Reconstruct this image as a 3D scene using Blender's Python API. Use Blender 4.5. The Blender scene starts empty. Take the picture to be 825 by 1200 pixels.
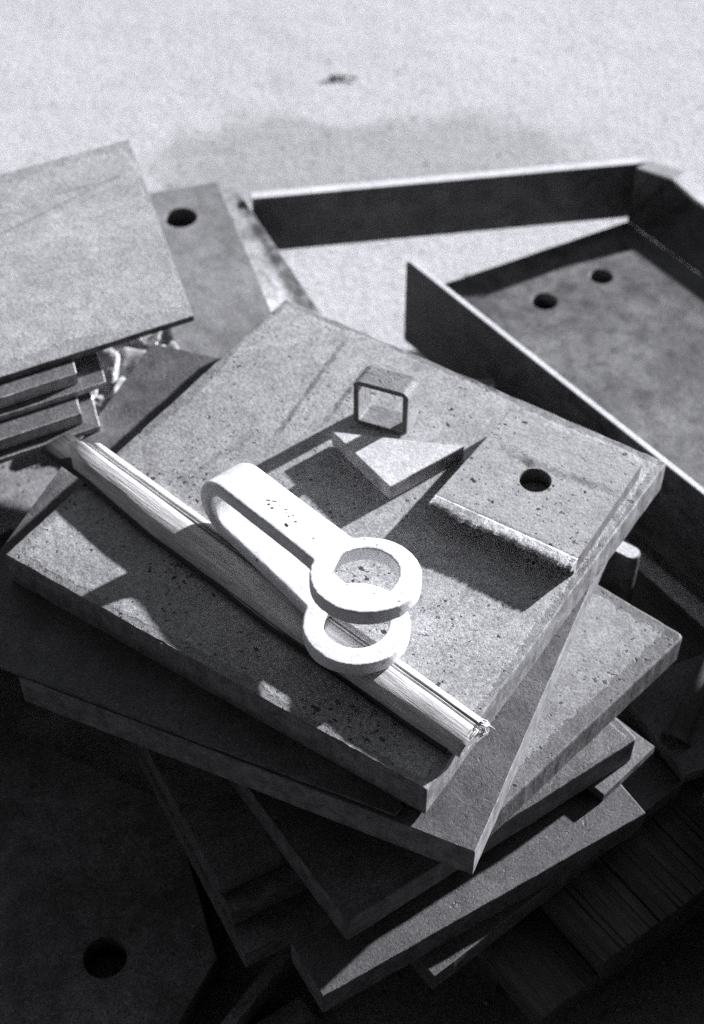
import bpy, bmesh, math, random
from math import radians, sin, cos, pi
from mathutils import Vector, Matrix, noise

SC = bpy.context.scene
COL = SC.collection
random.seed(7)

# ------------------------------------------------------------------ camera
cam_d = bpy.data.cameras.new("camera")
cam = bpy.data.objects.new("camera", cam_d)
COL.objects.link(cam)
cam.location = (0.0, 0.0, 0.73)
cam.rotation_euler = (radians(90.0 - 47.02), 0.0, 0.0)
cam_d.sensor_fit = 'VERTICAL'
cam_d.sensor_height = 36.0
cam_d.sensor_width = 24.75
cam_d.lens = 51.72
cam_d.clip_start = 0.02
cam_d.clip_end = 400.0
cam_d.dof.use_dof = True
cam_d.dof.focus_distance = 0.685
cam_d.dof.aperture_fstop = 8.0
SC.camera = cam

# ------------------------------------------------------------------ sky and sun
SUN_AZ, SUN_EL = 38.0, 17.0            # azimuth from +X counter-clockwise, elevation (degrees)
world = bpy.data.worlds.new("World")
SC.world = world
world.use_nodes = True
wn = world.node_tree
wn.nodes.clear()
sky = wn.nodes.new('ShaderNodeTexSky')
sky.sky_type = 'NISHITA'
sky.sun_disc = False
sky.sun_elevation = radians(SUN_EL)
sky.sun_rotation = radians(90.0 - SUN_AZ)
sky.altitude = 4000.0
sky.air_density = 0.35
sky.dust_density = 0.0
bw = wn.nodes.new('ShaderNodeHueSaturation')
bw.inputs['Saturation'].default_value = 0.12      # the photograph is monochrome
bg = wn.nodes.new('ShaderNodeBackground')
bg.inputs['Strength'].default_value = 0.095
wo = wn.nodes.new('ShaderNodeOutputWorld')
wn.links.new(sky.outputs[0], bw.inputs['Color'])
wn.links.new(bw.outputs[0], bg.inputs['Color'])
wn.links.new(bg.outputs[0], wo.inputs['Surface'])

sun_d = bpy.data.lights.new("sun", 'SUN')
sun_d.energy = 5.0
sun_d.angle = radians(1.3)
sun_d.color = (0.94, 0.945, 1.0)
sun = bpy.data.objects.new("sun", sun_d)
COL.objects.link(sun)
sd = Vector((cos(radians(SUN_EL)) * cos(radians(SUN_AZ)), cos(radians(SUN_EL)) * sin(radians(SUN_AZ)), sin(radians(SUN_EL))))
sun.location = sd * 5.0
sun.rotation_euler = sd.to_track_quat('Z', 'Y').to_euler()

SC.render.engine = 'CYCLES'
SC.view_settings.view_transform = 'Standard'
SC.view_settings.look = 'None'
SC.view_settings.gamma = 1.0
SC.view_settings.exposure = 1.45
SC.cycles.max_bounces = 5
SC.cycles.use_denoising = False

# ------------------------------------------------------------------ material helpers
class NT:
    """tiny helper around a material node tree"""
    def __init__(self, name):
        self.m = bpy.data.materials.new(name)
        self.m.use_nodes = True
        self.t = self.m.node_tree
        self.t.nodes.clear()
        self.out = self.n('ShaderNodeOutputMaterial')
        self.bsdf = self.n('ShaderNodeBsdfPrincipled')
        self.t.links.new(self.bsdf.outputs[0], self.out.inputs['Surface'])
    def n(self, typ, **kw):
        nd = self.t.nodes.new(typ)
        for k, v in kw.items():
            setattr(nd, k, v)
        return nd
    def put(self, sock, v):
        if isinstance(v, bpy.types.NodeSocket):
            self.t.links.new(v, sock)
        else:
            sock.default_value = v
    def math(self, op, a, b=0.0, c=0.0, clamp=False):
        nd = self.n('ShaderNodeMath', operation=op)
        nd.use_clamp = clamp
        self.put(nd.inputs[0], a)
        self.put(nd.inputs[1], b)
        self.put(nd.inputs[2], c)
        return nd.outputs[0]
    def coords(self, rand=True):
        tc = self.n('ShaderNodeTexCoord')
        if not rand:
            return tc.outputs['Object'], tc.outputs['Object']
        oi = self.n('ShaderNodeObjectInfo')
        r = self.math('MULTIPLY', oi.outputs['Random'], 37.0)
        cb = self.n('ShaderNodeCombineXYZ')
        for k in range(3):
            self.put(cb.inputs[k], r)
        ad = self.n('ShaderNodeVectorMath', operation='ADD')
        self.put(ad.inputs[0], tc.outputs['Object'])
        self.put(ad.inputs[1], cb.outputs[0])
        return ad.outputs[0], tc.outputs['Object']
    def noise(self, co, scale, detail=4.0, rough=0.55, stretch=None, dist=0.0):
        if stretch:
            mp = self.n('ShaderNodeMapping')
            self.put(mp.inputs['Vector'], co)
            mp.inputs['Scale'].default_value = stretch
            co = mp.outputs[0]
        nd = self.n('ShaderNodeTexNoise')
        self.put(nd.inputs['Vector'], co)
        nd.inputs['Scale'].default_value = scale
        nd.inputs['Detail'].default_value = detail
        nd.inputs['Roughness'].default_value = rough
        nd.inputs['Distortion'].default_value = dist
        return nd.outputs['Fac']
    def ramp(self, v, lo, hi, a=0.0, b=1.0):
        nd = self.n('ShaderNodeMapRange')
        nd.interpolation_type = 'SMOOTHSTEP'
        self.put(nd.inputs['Value'], v)
        nd.inputs['From Min'].default_value = lo
        nd.inputs['From Max'].default_value = hi
        nd.inputs['To Min'].default_value = a
        nd.inputs['To Max'].default_value = b
        return nd.outputs['Result']
    def voro(self, co, scale, feature='F1', rnd=1.0):
        nd = self.n('ShaderNodeTexVoronoi')
        nd.feature = feature
        self.put(nd.inputs['Vector'], co)
        nd.inputs['Scale'].default_value = scale
        nd.inputs['Randomness'].default_value = rnd
        return nd
    def grey(self, v, tint=(0.985, 0.985, 1.0)):
        """scalar albedo to a near neutral colour"""
        cb = self.n('ShaderNodeCombineColor')
        for k in range(3):
            self.put(cb.inputs[k], self.math('MULTIPLY', v, tint[k]))
        return cb.outputs[0]
    def bump(self, h, strength, dist, prev=None):
        nd = self.n('ShaderNodeBump')
        nd.inputs['Strength'].default_value = strength
        nd.inputs['Distance'].default_value = dist
        self.put(nd.inputs['Height'], h)
        if prev is not None:
            self.put(nd.inputs['Normal'], prev)
        return nd.outputs[0]
    def finish(self, col, rough, nrm=None, spec=0.35):
        self.put(self.bsdf.inputs['Base Color'], col)
        self.put(self.bsdf.inputs['Roughness'], rough)
        self.bsdf.inputs['Specular IOR Level'].default_value = spec
        if nrm is not None:
            self.put(self.bsdf.inputs['Normal'], nrm)
        return self.m

def steel(name, base, pits=0.0, mott=0.35, grain=0.35, edge=0.0, edge_w=0.010, scratch=0.0, smear=0.0,
          rough=0.6, spec=0.35, relief=1.0, streaks=()):
    """hot rolled plate: blotchy mill scale, fine grain, rust pits, chipped scale along the edges"""
    s = NT(name)
    co, ob = s.coords()
    big = s.noise(co, 14.0, 5.0, 0.6)
    mid = s.noise(co, 75.0, 6.0, 0.68, dist=0.4)
    fine = s.noise(co, 620.0, 3.0, 0.7)
    gr = s.noise(co, 1500.0, 2.0, 0.8)
    v = s.math('MULTIPLY', base, s.ramp(big, 0.25, 0.75, 1.0 - mott * 0.8, 1.0 + mott * 0.8))
    v = s.math('MULTIPLY', v, s.ramp(mid, 0.28, 0.72, 1.0 - mott * 0.7, 1.0 + mott * 0.7))
    v = s.math('MULTIPLY', v, s.ramp(fine, 0.3, 0.7, 1.0 - grain * 0.8, 1.0 + grain * 0.8))
    v = s.math('MULTIPLY', v, s.ramp(gr, 0.3, 0.7, 1.0 - grain, 1.0 + grain))
    h = s.math('ADD', s.math('MULTIPLY', mid, 0.5), s.math('MULTIPLY', fine, 0.35))
    if edge > 0.0:
        ax = s.n('ShaderNodeAttribute', attribute_type='OBJECT', attribute_name='half_x')
        ay = s.n('ShaderNodeAttribute', attribute_type='OBJECT', attribute_name='half_y')
        sp = s.n('ShaderNodeSeparateXYZ')
        s.put(sp.inputs[0], ob)
        dx = s.math('SUBTRACT', ax.outputs['Fac'], s.math('ABSOLUTE', sp.outputs[0]))
        dy = s.math('SUBTRACT', ay.outputs['Fac'], s.math('ABSOLUTE', sp.outputs[1]))
        d = s.math('MINIMUM', dx, dy)
        wob = s.math('MULTIPLY', s.math('SUBTRACT', s.noise(co, 160.0, 5.0, 0.7), 0.5), edge_w * 1.6)
        wob2 = s.math('MULTIPLY', s.math('SUBTRACT', s.noise(co, 17.0, 2.0, 0.5), 0.5), edge_w * 2.4)
        d = s.math('ADD', d, s.math('ADD', wob, wob2))
        em = s.ramp(d, edge_w * 0.85, edge_w * 1.1, 1.0, 0.0)
        v = s.math('MULTIPLY', v, s.math('SUBTRACT', 1.0, s.math('MULTIPLY', em, edge)))
        h = s.math('SUBTRACT', h, s.math('MULTIPLY', em, 0.28))
    if smear > 0.0:
        st = s.noise(co, 9.0, 4.0, 0.6, stretch=(0.35, 3.2, 1.0))
        v = s.math('MULTIPLY', v, s.ramp(st, 0.56, 0.68, 1.0, 1.0 - smear))
    for (ax_, ay_, bx_, by_, wd_, k_) in streaks:
        # a worn streak from a to b in the plate's own coordinates
        a_, b_ = Vector((ax_, ay_, 0)), Vector((bx_, by_, 0))
        L_ = (b_ - a_).length
        d_ = (b_ - a_) / L_
        rel = s.n('ShaderNodeVectorMath', operation='SUBTRACT')
        s.put(rel.inputs[0], ob)
        rel.inputs[1].default_value = a_
        dt = s.n('ShaderNodeVectorMath', operation='DOT_PRODUCT')
        s.put(dt.inputs[0], rel.outputs[0]); dt.inputs[1].default_value = d_
        dp = s.n('ShaderNodeVectorMath', operation='DOT_PRODUCT')
        s.put(dp.inputs[0], rel.outputs[0]); dp.inputs[1].default_value = Vector((-d_.y, d_.x, 0))
        wob = s.math('MULTIPLY', s.math('SUBTRACT', s.noise(co, 150.0, 5.0, 0.75), 0.5), min(wd_ * 3.0, 0.012))
        per = s.math('ABSOLUTE', s.math('ADD', dp.outputs['Value'], wob))
        hard = k_ < 0
        k_ = abs(k_)
        m1 = s.ramp(per, wd_ * (0.88 if hard else 0.3), wd_, 1.0, 0.0)
        alng = s.math('ABSOLUTE', s.math('SUBTRACT', dt.outputs['Value'], L_ / 2))
        m2 = s.ramp(alng, L_ * 0.36, L_ * 0.52, 1.0, 0.0)
        brk = 1.0 if hard else s.ramp(s.noise(co, 60.0, 4.0, 0.7), 0.34, 0.56, 0.25, 1.0)
        mk = s.math('MULTIPLY', s.math('MULTIPLY', m1, m2), s.math('MULTIPLY', brk, k_))
        v = s.math('MULTIPLY', v, s.math('SUBTRACT', 1.0, mk))
        h = s.math('SUBTRACT', h, s.math('MULTIPLY', mk, 0.4))
    if scratch > 0.0:
        sc1 = s.noise(co, 30.0, 3.0, 0.6, stretch=(1.0, 22.0, 1.0))
        v = s.math('MULTIPLY', v, s.ramp(sc1, 0.60, 0.68, 1.0, 1.0 - scratch))
    if pits > 0.0:
        area = s.noise(co, 26.0, 3.0, 0.6)
        p1 = s.noise(co, 215.0, 2.0, 0.5)
        p2 = s.noise(co, 430.0, 2.0, 0.5)
        bias = s.math('MULTIPLY', s.math('SUBTRACT', area, 0.5), 0.34)
        m1 = s.ramp(s.math('ADD', p1, bias), 0.692, 0.720, 0.0, 1.0)
        m2 = s.ramp(s.math('ADD', p2, bias), 0.662, 0.695, 0.0, 0.9)
        pm = s.math('MAXIMUM', m1, m2)
        v = s.math('MULTIPLY', v, s.math('SUBTRACT', 1.0, s.math('MULTIPLY', pm, pits)))
        h = s.math('SUBTRACT', h, s.math('MULTIPLY', pm, 0.7))
    nrm = s.bump(h, 0.55, 0.0011 * relief)
    nrm = s.bump(gr, 0.35, 0.0004 * relief, nrm)
    rg = s.ramp(mid, 0.3, 0.7, rough - 0.1, rough + 0.12)
    return s.finish(s.grey(v), rg, nrm, spec)

def cut_edge(name, base, rough=0.6):
    """flame cut side of a plate: upright drag lines and scale"""
    s = NT(name)
    co, ob = s.coords()
    drag = s.noise(co, 60.0, 4.0, 0.65, stretch=(6.0, 6.0, 0.7))
    mid = s.noise(co, 110.0, 6.0, 0.7)
    gr = s.noise(co, 1200.0, 2.0, 0.8)
    v = s.math('MULTIPLY', base, s.ramp(mid, 0.3, 0.7, 0.6, 1.4))
    v = s.math('MULTIPLY', v, s.ramp(drag, 0.3, 0.7, 0.93, 1.07))
    v = s.math('MULTIPLY', v, s.ramp(gr, 0.3, 0.7, 0.7, 1.3))
    nrm = s.bump(s.math('ADD', s.math('MULTIPLY', drag, 0.35), mid), 0.5, 0.0012)
    return s.finish(s.grey(v), rough, nrm, 0.3)

M = {}
M['top'] = steel('pitted_mill_scale', 0.27, pits=0.88, mott=0.30, grain=0.42, edge=0.35, edge_w=0.006, smear=0.38)
M['top_cut'] = cut_edge('flame_cut_side', 0.19)
M['sharp_cut'] = cut_edge('bright_cut_side', 0.18)
M['dark'] = steel('dark_mill_scale', 0.105, pits=0.3, mott=0.45, grain=0.34, edge=0.0)
M['dark_cut'] = cut_edge('dark_flame_cut_side', 0.12)
M['chip'] = steel('chipped_mill_scale', 0.27, pits=0.7, mott=0.3, grain=0.34, edge=0.5, edge_w=0.011)
M['plain'] = steel('plain_rolled_steel', 0.135, pits=0.15, mott=0.3, grain=0.38, edge=0.2, edge_w=0.004)
M['small'] = steel('bright_rolled_steel', 0.27, pits=0.9, mott=0.16, grain=0.26, edge=0.0, scratch=0.45)
M['rough'] = steel('rough_blasted_plate', 0.30, pits=0.1, mott=0.2, grain=0.3, edge=0.2, edge_w=0.012, scratch=0.3, relief=1.8)
M['far'] = steel('weathered_plate', 0.215, pits=0.2, mott=0.3, grain=0.3)
M['far_light'] = steel('rusted_light_plate', 0.36, pits=0.5, mott=0.8, grain=0.35)
M['offcut'] = steel('clean_cut_steel', 0.58, pits=0.0, mott=0.12, grain=0.22)
M['tube'] = steel('pale_tube_steel', 0.21, pits=0.5, mott=0.3, grain=0.3, scratch=0.5)
M['black'] = steel('blackened_steel', 0.05, pits=0.0, mott=0.3, grain=0.3)
M['bar'] = steel('grey_flat_bar', 0.09, pits=0.2, mott=0.5, grain=0.35, rough=0.55, scratch=0.4)
M['tray'] = steel('stained_tray_floor', 0.115, pits=0.3, mott=0.65, grain=0.34, edge=0.3, edge_w=0.03)
M['ledge'] = steel('grainy_dark_plate', 0.135, pits=0.1, mott=0.2, grain=0.36, relief=1.6)
M['side_dark'] = cut_edge('dark_saw_cut', 0.12)
M['side_grey'] = cut_edge('grey_saw_cut', 0.48)
M['tri_side'] = cut_edge('clean_cut_side', 0.36)
M['bar_edge'] = steel('bright_bar_edge', 0.68, pits=0.0, mott=0.1, grain=0.15, rough=0.45)
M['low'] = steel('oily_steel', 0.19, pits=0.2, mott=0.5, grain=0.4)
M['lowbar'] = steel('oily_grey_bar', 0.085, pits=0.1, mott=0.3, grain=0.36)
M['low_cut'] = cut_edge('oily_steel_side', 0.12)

def mat_opener():
    s = NT('pale_cast_metal')
    co, ob = s.coords(False)
    mid = s.noise(co, 130.0, 5.0, 0.65)
    fine = s.noise(co, 700.0, 3.0, 0.7)
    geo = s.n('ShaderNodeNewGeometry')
    v = s.math('MULTIPLY', 0.77, s.ramp(fine, 0.3, 0.7, 0.90, 1.06))
    v = s.math('MULTIPLY', v, s.ramp(mid, 0.28, 0.5, 0.78, 1.0))
    crease_shade = s.ramp(geo.outputs['Pointiness'], 0.40, 0.49, 0.45, 1.0)  # concave creases darkened, shading put into the colour
    v = s.math('MULTIPLY', v, crease_shade)
    spot = s.voro(co, 160.0)
    sm = s.ramp(s.math('ADD', spot.outputs['Distance'], s.math('MULTIPLY', s.math('SUBTRACT', mid, 0.5), 0.8)), 0.02, 0.09, 0.35, 1.0)
    v = s.math('MULTIPLY', v, sm)
    nrm = s.bump(s.math('ADD', mid, s.math('MULTIPLY', fine, 0.4)), 0.35, 0.0009)
    return s.finish(s.grey(v), 0.42, nrm, 0.5)
M['opener'] = mat_opener()

def mat_wood(name, base, dark):
    s = NT(name)
    co, ob = s.coords(False)
    gr = s.noise(co, 90.0, 6.0, 0.7, stretch=(0.17, 3.0, 3.0))
    fib = s.noise(co, 420.0, 3.0, 0.7, stretch=(0.16, 2.4, 2.4))
    big = s.noise(co, 22.0, 4.0, 0.6, stretch=(0.4, 2.0, 2.0))
    crack = s.noise(co, 140.0, 2.0, 0.5, stretch=(0.06, 3.0, 3.0))
    v = s.math('MULTIPLY', base, s.ramp(gr, 0.3, 0.7, 0.72, 1.12))
    v = s.math('MULTIPLY', v, s.ramp(fib, 0.3, 0.7, 0.78, 1.16))
    v = s.math('MULTIPLY', v, s.ramp(big, 0.34, 0.5, dark, 1.0))
    v = s.math('MULTIPLY', v, s.ramp(crack, 0.63, 0.67, 1.0, 0.22))
    h = s.math('ADD', gr, s.math('MULTIPLY', fib, 0.6))
    nrm = s.bump(h, 0.5, 0.0009)
    return s.finish(s.grey(v, (1.0, 0.99, 0.985)), 0.55, nrm, 0.3)
M['wood'] = mat_wood('split_pale_wood', 0.66, 0.75)
M['bark'] = mat_wood('dark_bark_wood', 0.05, 0.6)
M['deck'] = mat_wood('dirty_dark_boards', 0.12, 0.6)

def mat_ground():
    s = NT('dusty_concrete')
    co, ob = s.coords(False)
    big = s.noise(co, 2.2, 5.0, 0.6)
    mid = s.noise(co, 24.0, 6.0, 0.7)
    fine = s.noise(co, 170.0, 6.0, 0.8)
    gr = s.noise(co, 520.0, 3.0, 0.85)
    v = s.math('MULTIPLY', 0.56, s.ramp(big, 0.3, 0.7, 0.94, 1.04))
    v = s.math('MULTIPLY', v, s.ramp(mid, 0.25, 0.6, 0.92, 1.03))
    v = s.math('MULTIPLY', v, s.ramp(fine, 0.3, 0.6, 0.66, 1.08))
    v = s.math('MULTIPLY', v, s.ramp(gr, 0.32, 0.68, 0.62, 1.34))
    def blob(cx, cy, rx, ry, soft, wob=1.1):
        mp = s.n('ShaderNodeMapping')
        s.put(mp.inputs['Vector'], ob)
        mp.inputs['Location'].default_value = (-cx / rx, -cy / ry, 0.0)
        mp.inputs['Scale'].default_value = (1.0 / rx, 1.0 / ry, 0.0)
        ln = s.n('ShaderNodeVectorMath', operation='LENGTH')
        s.put(ln.inputs[0], mp.outputs[0])
        d = s.math('ADD', ln.outputs['Value'], s.math('MULTIPLY', s.math('SUBTRACT', mid, 0.5), wob))
        return s.ramp(d, 1.0 - soft, 1.0 + soft * 0.4, 1.0, 0.0)
    # damp stain behind the plates, with a paler round spot in it
    st = s.math('MAXIMUM', blob(-0.02, 1.09, 0.16, 0.090, 0.25, 0.7), blob(0.10, 1.10, 0.12, 0.085, 0.45, 0.7))
    st = s.math('MULTIPLY', st, s.math('SUBTRACT', 1.0, blob(-0.005, 1.185, 0.05, 0.035, 0.25, 0.5)))
    v = s.math('MULTIPLY', v, s.math('SUBTRACT', 1.0, s.math('MULTIPLY', st, 0.27)))
    # near ground darkened: shade painted into its colour, also cuts bounce
    near_shade = blob(0.0, -3.0, 5.0, 3.55, 0.05, 0.12)
    v = s.math('MULTIPLY', v, s.math('SUBTRACT', 1.0, s.math('MULTIPLY', near_shade, 0.60)))
    # dark specks in loose clusters
    clus = s.noise(co, 11.0, 3.0, 0.6)
    for (sc_, amt) in ((75.0, 0.105), (150.0, 0.21), (310.0, 0.22)):
        wv = s.n('ShaderNodeVectorMath', operation='ADD')
        nz = s.n('ShaderNodeTexNoise')
        s.put(nz.inputs['Vector'], co)
        nz.inputs['Scale'].default_value = sc_ * 2.5
        nz.inputs['Detail'].default_value = 3.0
        sl = s.n('ShaderNodeVectorMath', operation='SCALE')
        s.put(sl.inputs[0], nz.outputs['Color'])
        sl.inputs['Scale'].default_value = 0.75 / sc_
        s.put(wv.inputs[0], co); s.put(wv.inputs[1], sl.outputs[0])
        vo = s.voro(wv.outputs[0], sc_)
        sep = s.n('ShaderNodeSeparateColor')
        s.put(sep.inputs[0], vo.outputs['Color'])
        sz = s.math('MULTIPLY', s.ramp(sep.outputs[0], 0.55, 1.0, 0.0, amt), s.ramp(clus, 0.42, 0.66, 0.0, 1.5))
        sp = s.ramp(s.math('SUBTRACT', vo.outputs['Distance'], sz), -0.04, 0.05, 1.0, 0.0)
        sp = s.math('MULTIPLY', sp, s.ramp(sz, 0.015, 0.06, 0.0, 0.55))
        v = s.math('MULTIPLY', v, s.math('SUBTRACT', 1.0, sp))
    h = s.math('ADD', mid, s.math('ADD', s.math('MULTIPLY', fine, 0.5), s.math('MULTIPLY', gr, 0.2)))
    nrm = s.bump(h, 0.55, 0.0035)
    return s.finish(s.grey(v), 0.9, nrm, 0.15)
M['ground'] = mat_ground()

def mat_simple(name, val, rough, scale=200.0, var=0.2, spec=0.3):
    s = NT(name)
    co, ob = s.coords(False)
    n1 = s.noise(co, scale, 4.0, 0.6)
    v = s.math('MULTIPLY', val, s.ramp(n1, 0.3, 0.7, 1.0 - var, 1.0 + var))
    return s.finish(s.grey(v), rough, s.bump(n1, 0.3, 0.0008), spec)
M['film'] = mat_simple('crumpled_plastic', 0.40, 0.35, 160.0, 0.35, 0.5)
M['slot'] = mat_simple('dark_stamp', 0.02, 0.8)
M['twig'] = mat_simple('dark_twig', 0.06, 0.8)
M['stone'] = mat_simple('grit', 0.26, 0.9, 300.0, 0.4)

# ------------------------------------------------------------------ object helpers
def tag(o, label=None, cat=None, group=None, kind=None):
    if label: o['label'] = label
    if cat: o['category'] = cat
    if group: o['group'] = group
    if kind: o['kind'] = kind
    return o

def link(name, bm, mats, parent=None, smooth=False, loc=(0, 0, 0), rz=0.0):
    bm.normal_update()
    me = bpy.data.meshes.new(name)
    bm.to_mesh(me)
    bm.free()
    for m in (mats if isinstance(mats, (list, tuple)) else [mats]):
        me.materials.append(m)
    if smooth:
        for p in me.polygons:
            p.use_smooth = True
    o = bpy.data.objects.new(name, me)
    COL.objects.link(o)
    o.location = loc
    o.rotation_euler = (0, 0, rz)
    if parent:
        o.parent = parent
    return o

def outline(poly, corner_r, step, jit, seed):
    """polygon (ccw) -> dense list of points with rounded corners and a slightly uneven run"""
    n = len(poly)
    pts = []
    for i in range(n):
        p, a, b = Vector(poly[i]), Vector(poly[i - 1]), Vector(poly[(i + 1) % n])
        r = corner_r[i] if isinstance(corner_r, (list, tuple)) else corner_r
        da, db = (a - p).normalized(), (b - p).normalized()
        if r > 0:
            ang = da.angle(db)
            t = r / math.tan(ang / 2)
            s0, s1 = p + da * t, p + db * t
            for k in range(6):
                f = k / 5
                pts.append((s0.lerp(p, f)).lerp(p.lerp(s1, f), f))
            last = s1
        else:
            pts.append(p.copy())
            last = p
        rn = corner_r[(i + 1) % n] if isinstance(corner_r, (list, tuple)) else corner_r
        dn = (Vector(poly[(i + 1) % n]) - p).normalized()
        if rn > 0:
            q = Vector(poly[(i + 1) % n])
            a2 = (p - q).normalized().angle((Vector(poly[(i + 2) % n]) - q).normalized())
            end = q - dn * (rn / math.tan(a2 / 2))
        else:
            end = Vector(poly[(i + 1) % n])
        L = (end - last).length
        k = max(1, int(L / step))
        for j in range(1, k):
            pts.append(last.lerp(end, j / k))
    m = len(pts)
    nor = []
    for i in range(m):
        e0 = (pts[i] - pts[i - 1]).normalized()
        e1 = (pts[(i + 1) % m] - pts[i]).normalized()
        n0, n1 = Vector((e0.y, -e0.x)), Vector((e1.y, -e1.x))
        v = n0 + n1
        nor.append(v / max(0.35, v.dot(n0)))
    for i in range(m):
        w = noise.noise(Vector((pts[i].x * 90, pts[i].y * 90, seed * 7.3))) * jit
        w += noise.noise(Vector((pts[i].x * 320, pts[i].y * 320, seed * 3.1))) * jit * 0.6
        pts[i] = pts[i] + nor[i] * w
    return pts, nor

def plate(name, poly, z0, z1, mats, holes=(), corner_r=0.0, bevel=0.0006, jit=0.00025, step=0.004, parent=None, chip=0.0003, top_skew=None):
    """flat cut plate with uneven rounded edges and drilled holes; poly is ccw in metres"""
    P = [Vector(p) for p in poly]
    area = sum(P[i].x * P[(i + 1) % len(P)].y - P[(i + 1) % len(P)].x * P[i].y for i in range(len(P)))
    if area < 0:
        P.reverse()
        if isinstance(corner_r, (list, tuple)):
            corner_r = list(reversed(corner_r))
    c = sum(P, Vector((0, 0))) / len(P)
    e = max(((P[(i + 1) % len(P)] - P[i]) for i in range(len(P))), key=lambda v: v.length)
    rz = math.atan2(e.y, e.x)
    R = Matrix.Rotation(-rz, 2)
    L = [R @ (p - c) for p in P]
    seed = c.x * 13.7 + c.y * 5.1 + z1 * 91.0
    pts, nor = outline([tuple(p) for p in L], corner_r, step, jit, seed)
    H = z1 - z0
    b = min(bevel, H * 0.3)
    prof = [(b, 0.0, 0), (b * 0.3, b * 0.3, 0), (0.0, b, 0), (0.0, H - b, 0), (b * 0.3, H - b * 0.3, 1), (b, H, 1)]
    bm = bmesh.new()
    rings = []
    for (ins, z, ch) in prof:
        ring = []
        for p, n in zip(pts, nor):
            k = 0.0
            if ch:
                k = max(0.0, noise.noise(Vector((p.x * 150, p.y * 150, seed + 4)))) * chip
            ring.append(bm.verts.new(((p - n * (ins + k)).x, (p - n * (ins + k)).y, z - k * 0.5)))
        rings.append(ring)
    m = len(pts)
    for r0, r1 in zip(rings, rings[1:]):
        for i in range(m):
            f = bm.faces.new((r0[i], r0[(i + 1) % m], r1[(i + 1) % m], r1[i]))
            f.material_index = 1
    hb, ht = [], []
    for (hx, hy, hr) in holes:
        h = R @ (Vector((hx, hy)) - c)
        K = 40
        cr = 0.0005
        def circ(r, z):
            return [bm.verts.new((h.x + r * cos(2 * pi * k / K), h.y + r * sin(2 * pi * k / K), z)) for k in range(K)]
        lo, hi, top = circ(hr, 0.0), circ(hr, H - cr), circ(hr + cr, H)
        for q0, q1 in ((lo, hi), (hi, top)):
            for k in range(K):
                f = bm.faces.new((q0[(k + 1) % K], q0[k], q1[k], q1[(k + 1) % K]))
                f.material_index = 1
                f.smooth = True
        hb.append(lo)
        ht.append(top)
    def fill(outer, inners, up):
        ed = []
        for loop in [outer] + inners:
            for i in range(len(loop)):
                a, d = loop[i], loop[(i + 1) % len(loop)]
                g = bm.edges.get((a, d)) or bm.edges.new((a, d))
                ed.append(g)
        r = bmesh.ops.triangle_fill(bm, use_beauty=True, use_dissolve=False, edges=ed)
        for f in r['geom']:
            if isinstance(f, bmesh.types.BMFace):
                f.normal_update()
                if (f.normal.z > 0) != up:
                    f.normal_flip()
    fill(rings[-1], ht, True)
    fill(rings[0], hb, False)
    if top_skew:
        top_skew(bm, R, c)
    o = link(name, bm, mats, parent, loc=(c.x, c.y, z0), rz=rz)
    xs = [p.x for p in L]; ys = [p.y for p in L]
    o['half_x'] = max(abs(min(xs)), max(xs))
    o['half_y'] = max(abs(min(ys)), max(ys))
    return o

def rect(corner, az, la, lb):
    """rectangle from one corner: la along az, lb along az + 90 (degrees)"""
    c = Vector(corner)
    d = Vector((cos(radians(az)), sin(radians(az))))
    n = Vector((-d.y, d.x))
    return [tuple(c), tuple(c + d * la), tuple(c + d * la + n * lb), tuple(c + n * lb)]

def local_streaks(o, segs):
    inv = (Matrix.Translation(o.location) @ Matrix.Rotation(o.rotation_euler.z, 4, 'Z')).inverted()
    r = []
    for (a, b, w, k) in segs:
        p, q = inv @ Vector((a[0], a[1], 0)), inv @ Vector((b[0], b[1], 0))
        r.append((p.x, p.y, q.x, q.y, w, k))
    return r

# ------------------------------------------------------------------ ground
bm = bmesh.new()
bmesh.ops.create_grid(bm, x_segments=8, y_segments=8, size=60.0)
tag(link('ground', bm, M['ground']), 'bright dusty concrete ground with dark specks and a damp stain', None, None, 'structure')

# ------------------------------------------------------------------ added unseen screen that blocks sky and bounce light
shade_screen = bpy.data.objects.new('shade_screen', None)
COL.objects.link(shade_screen)
shade_screen.location = (0.0, -1.6, 0.0)
tag(shade_screen, 'added dark screen round the viewer, out of view, keeping light off the plate fronts', 'shade_screen')
M['shade_screen'] = mat_simple('dark_screen', 0.035, 0.85, 6.0, 0.3, 0.2)
def slab(name, lo, hi):
    bm = bmesh.new()
    v = bmesh.ops.create_cube(bm, size=1.0)['verts']
    for q in v:
        q.co = Vector([lo[k] + (hi[k] - lo[k]) * (q.co[k] + 0.5) for k in range(3)]) - shade_screen.location
    return link(name, bm, M['shade_screen'], shade_screen)
slab('rear_screen', (-3.0, -2.10, 0.0), (3.0, -2.0, 2.6))
slab('side_screen', (-1.9, -1.998, 0.0), (-1.8, 0.85, 2.6))
slab('side_screen', (2.4, -1.998, 0.0), (2.5, -0.3, 2.6))
slab('top_screen', (-3.0, -2.10, 2.602), (3.0, 0.95, 2.68))

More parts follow.
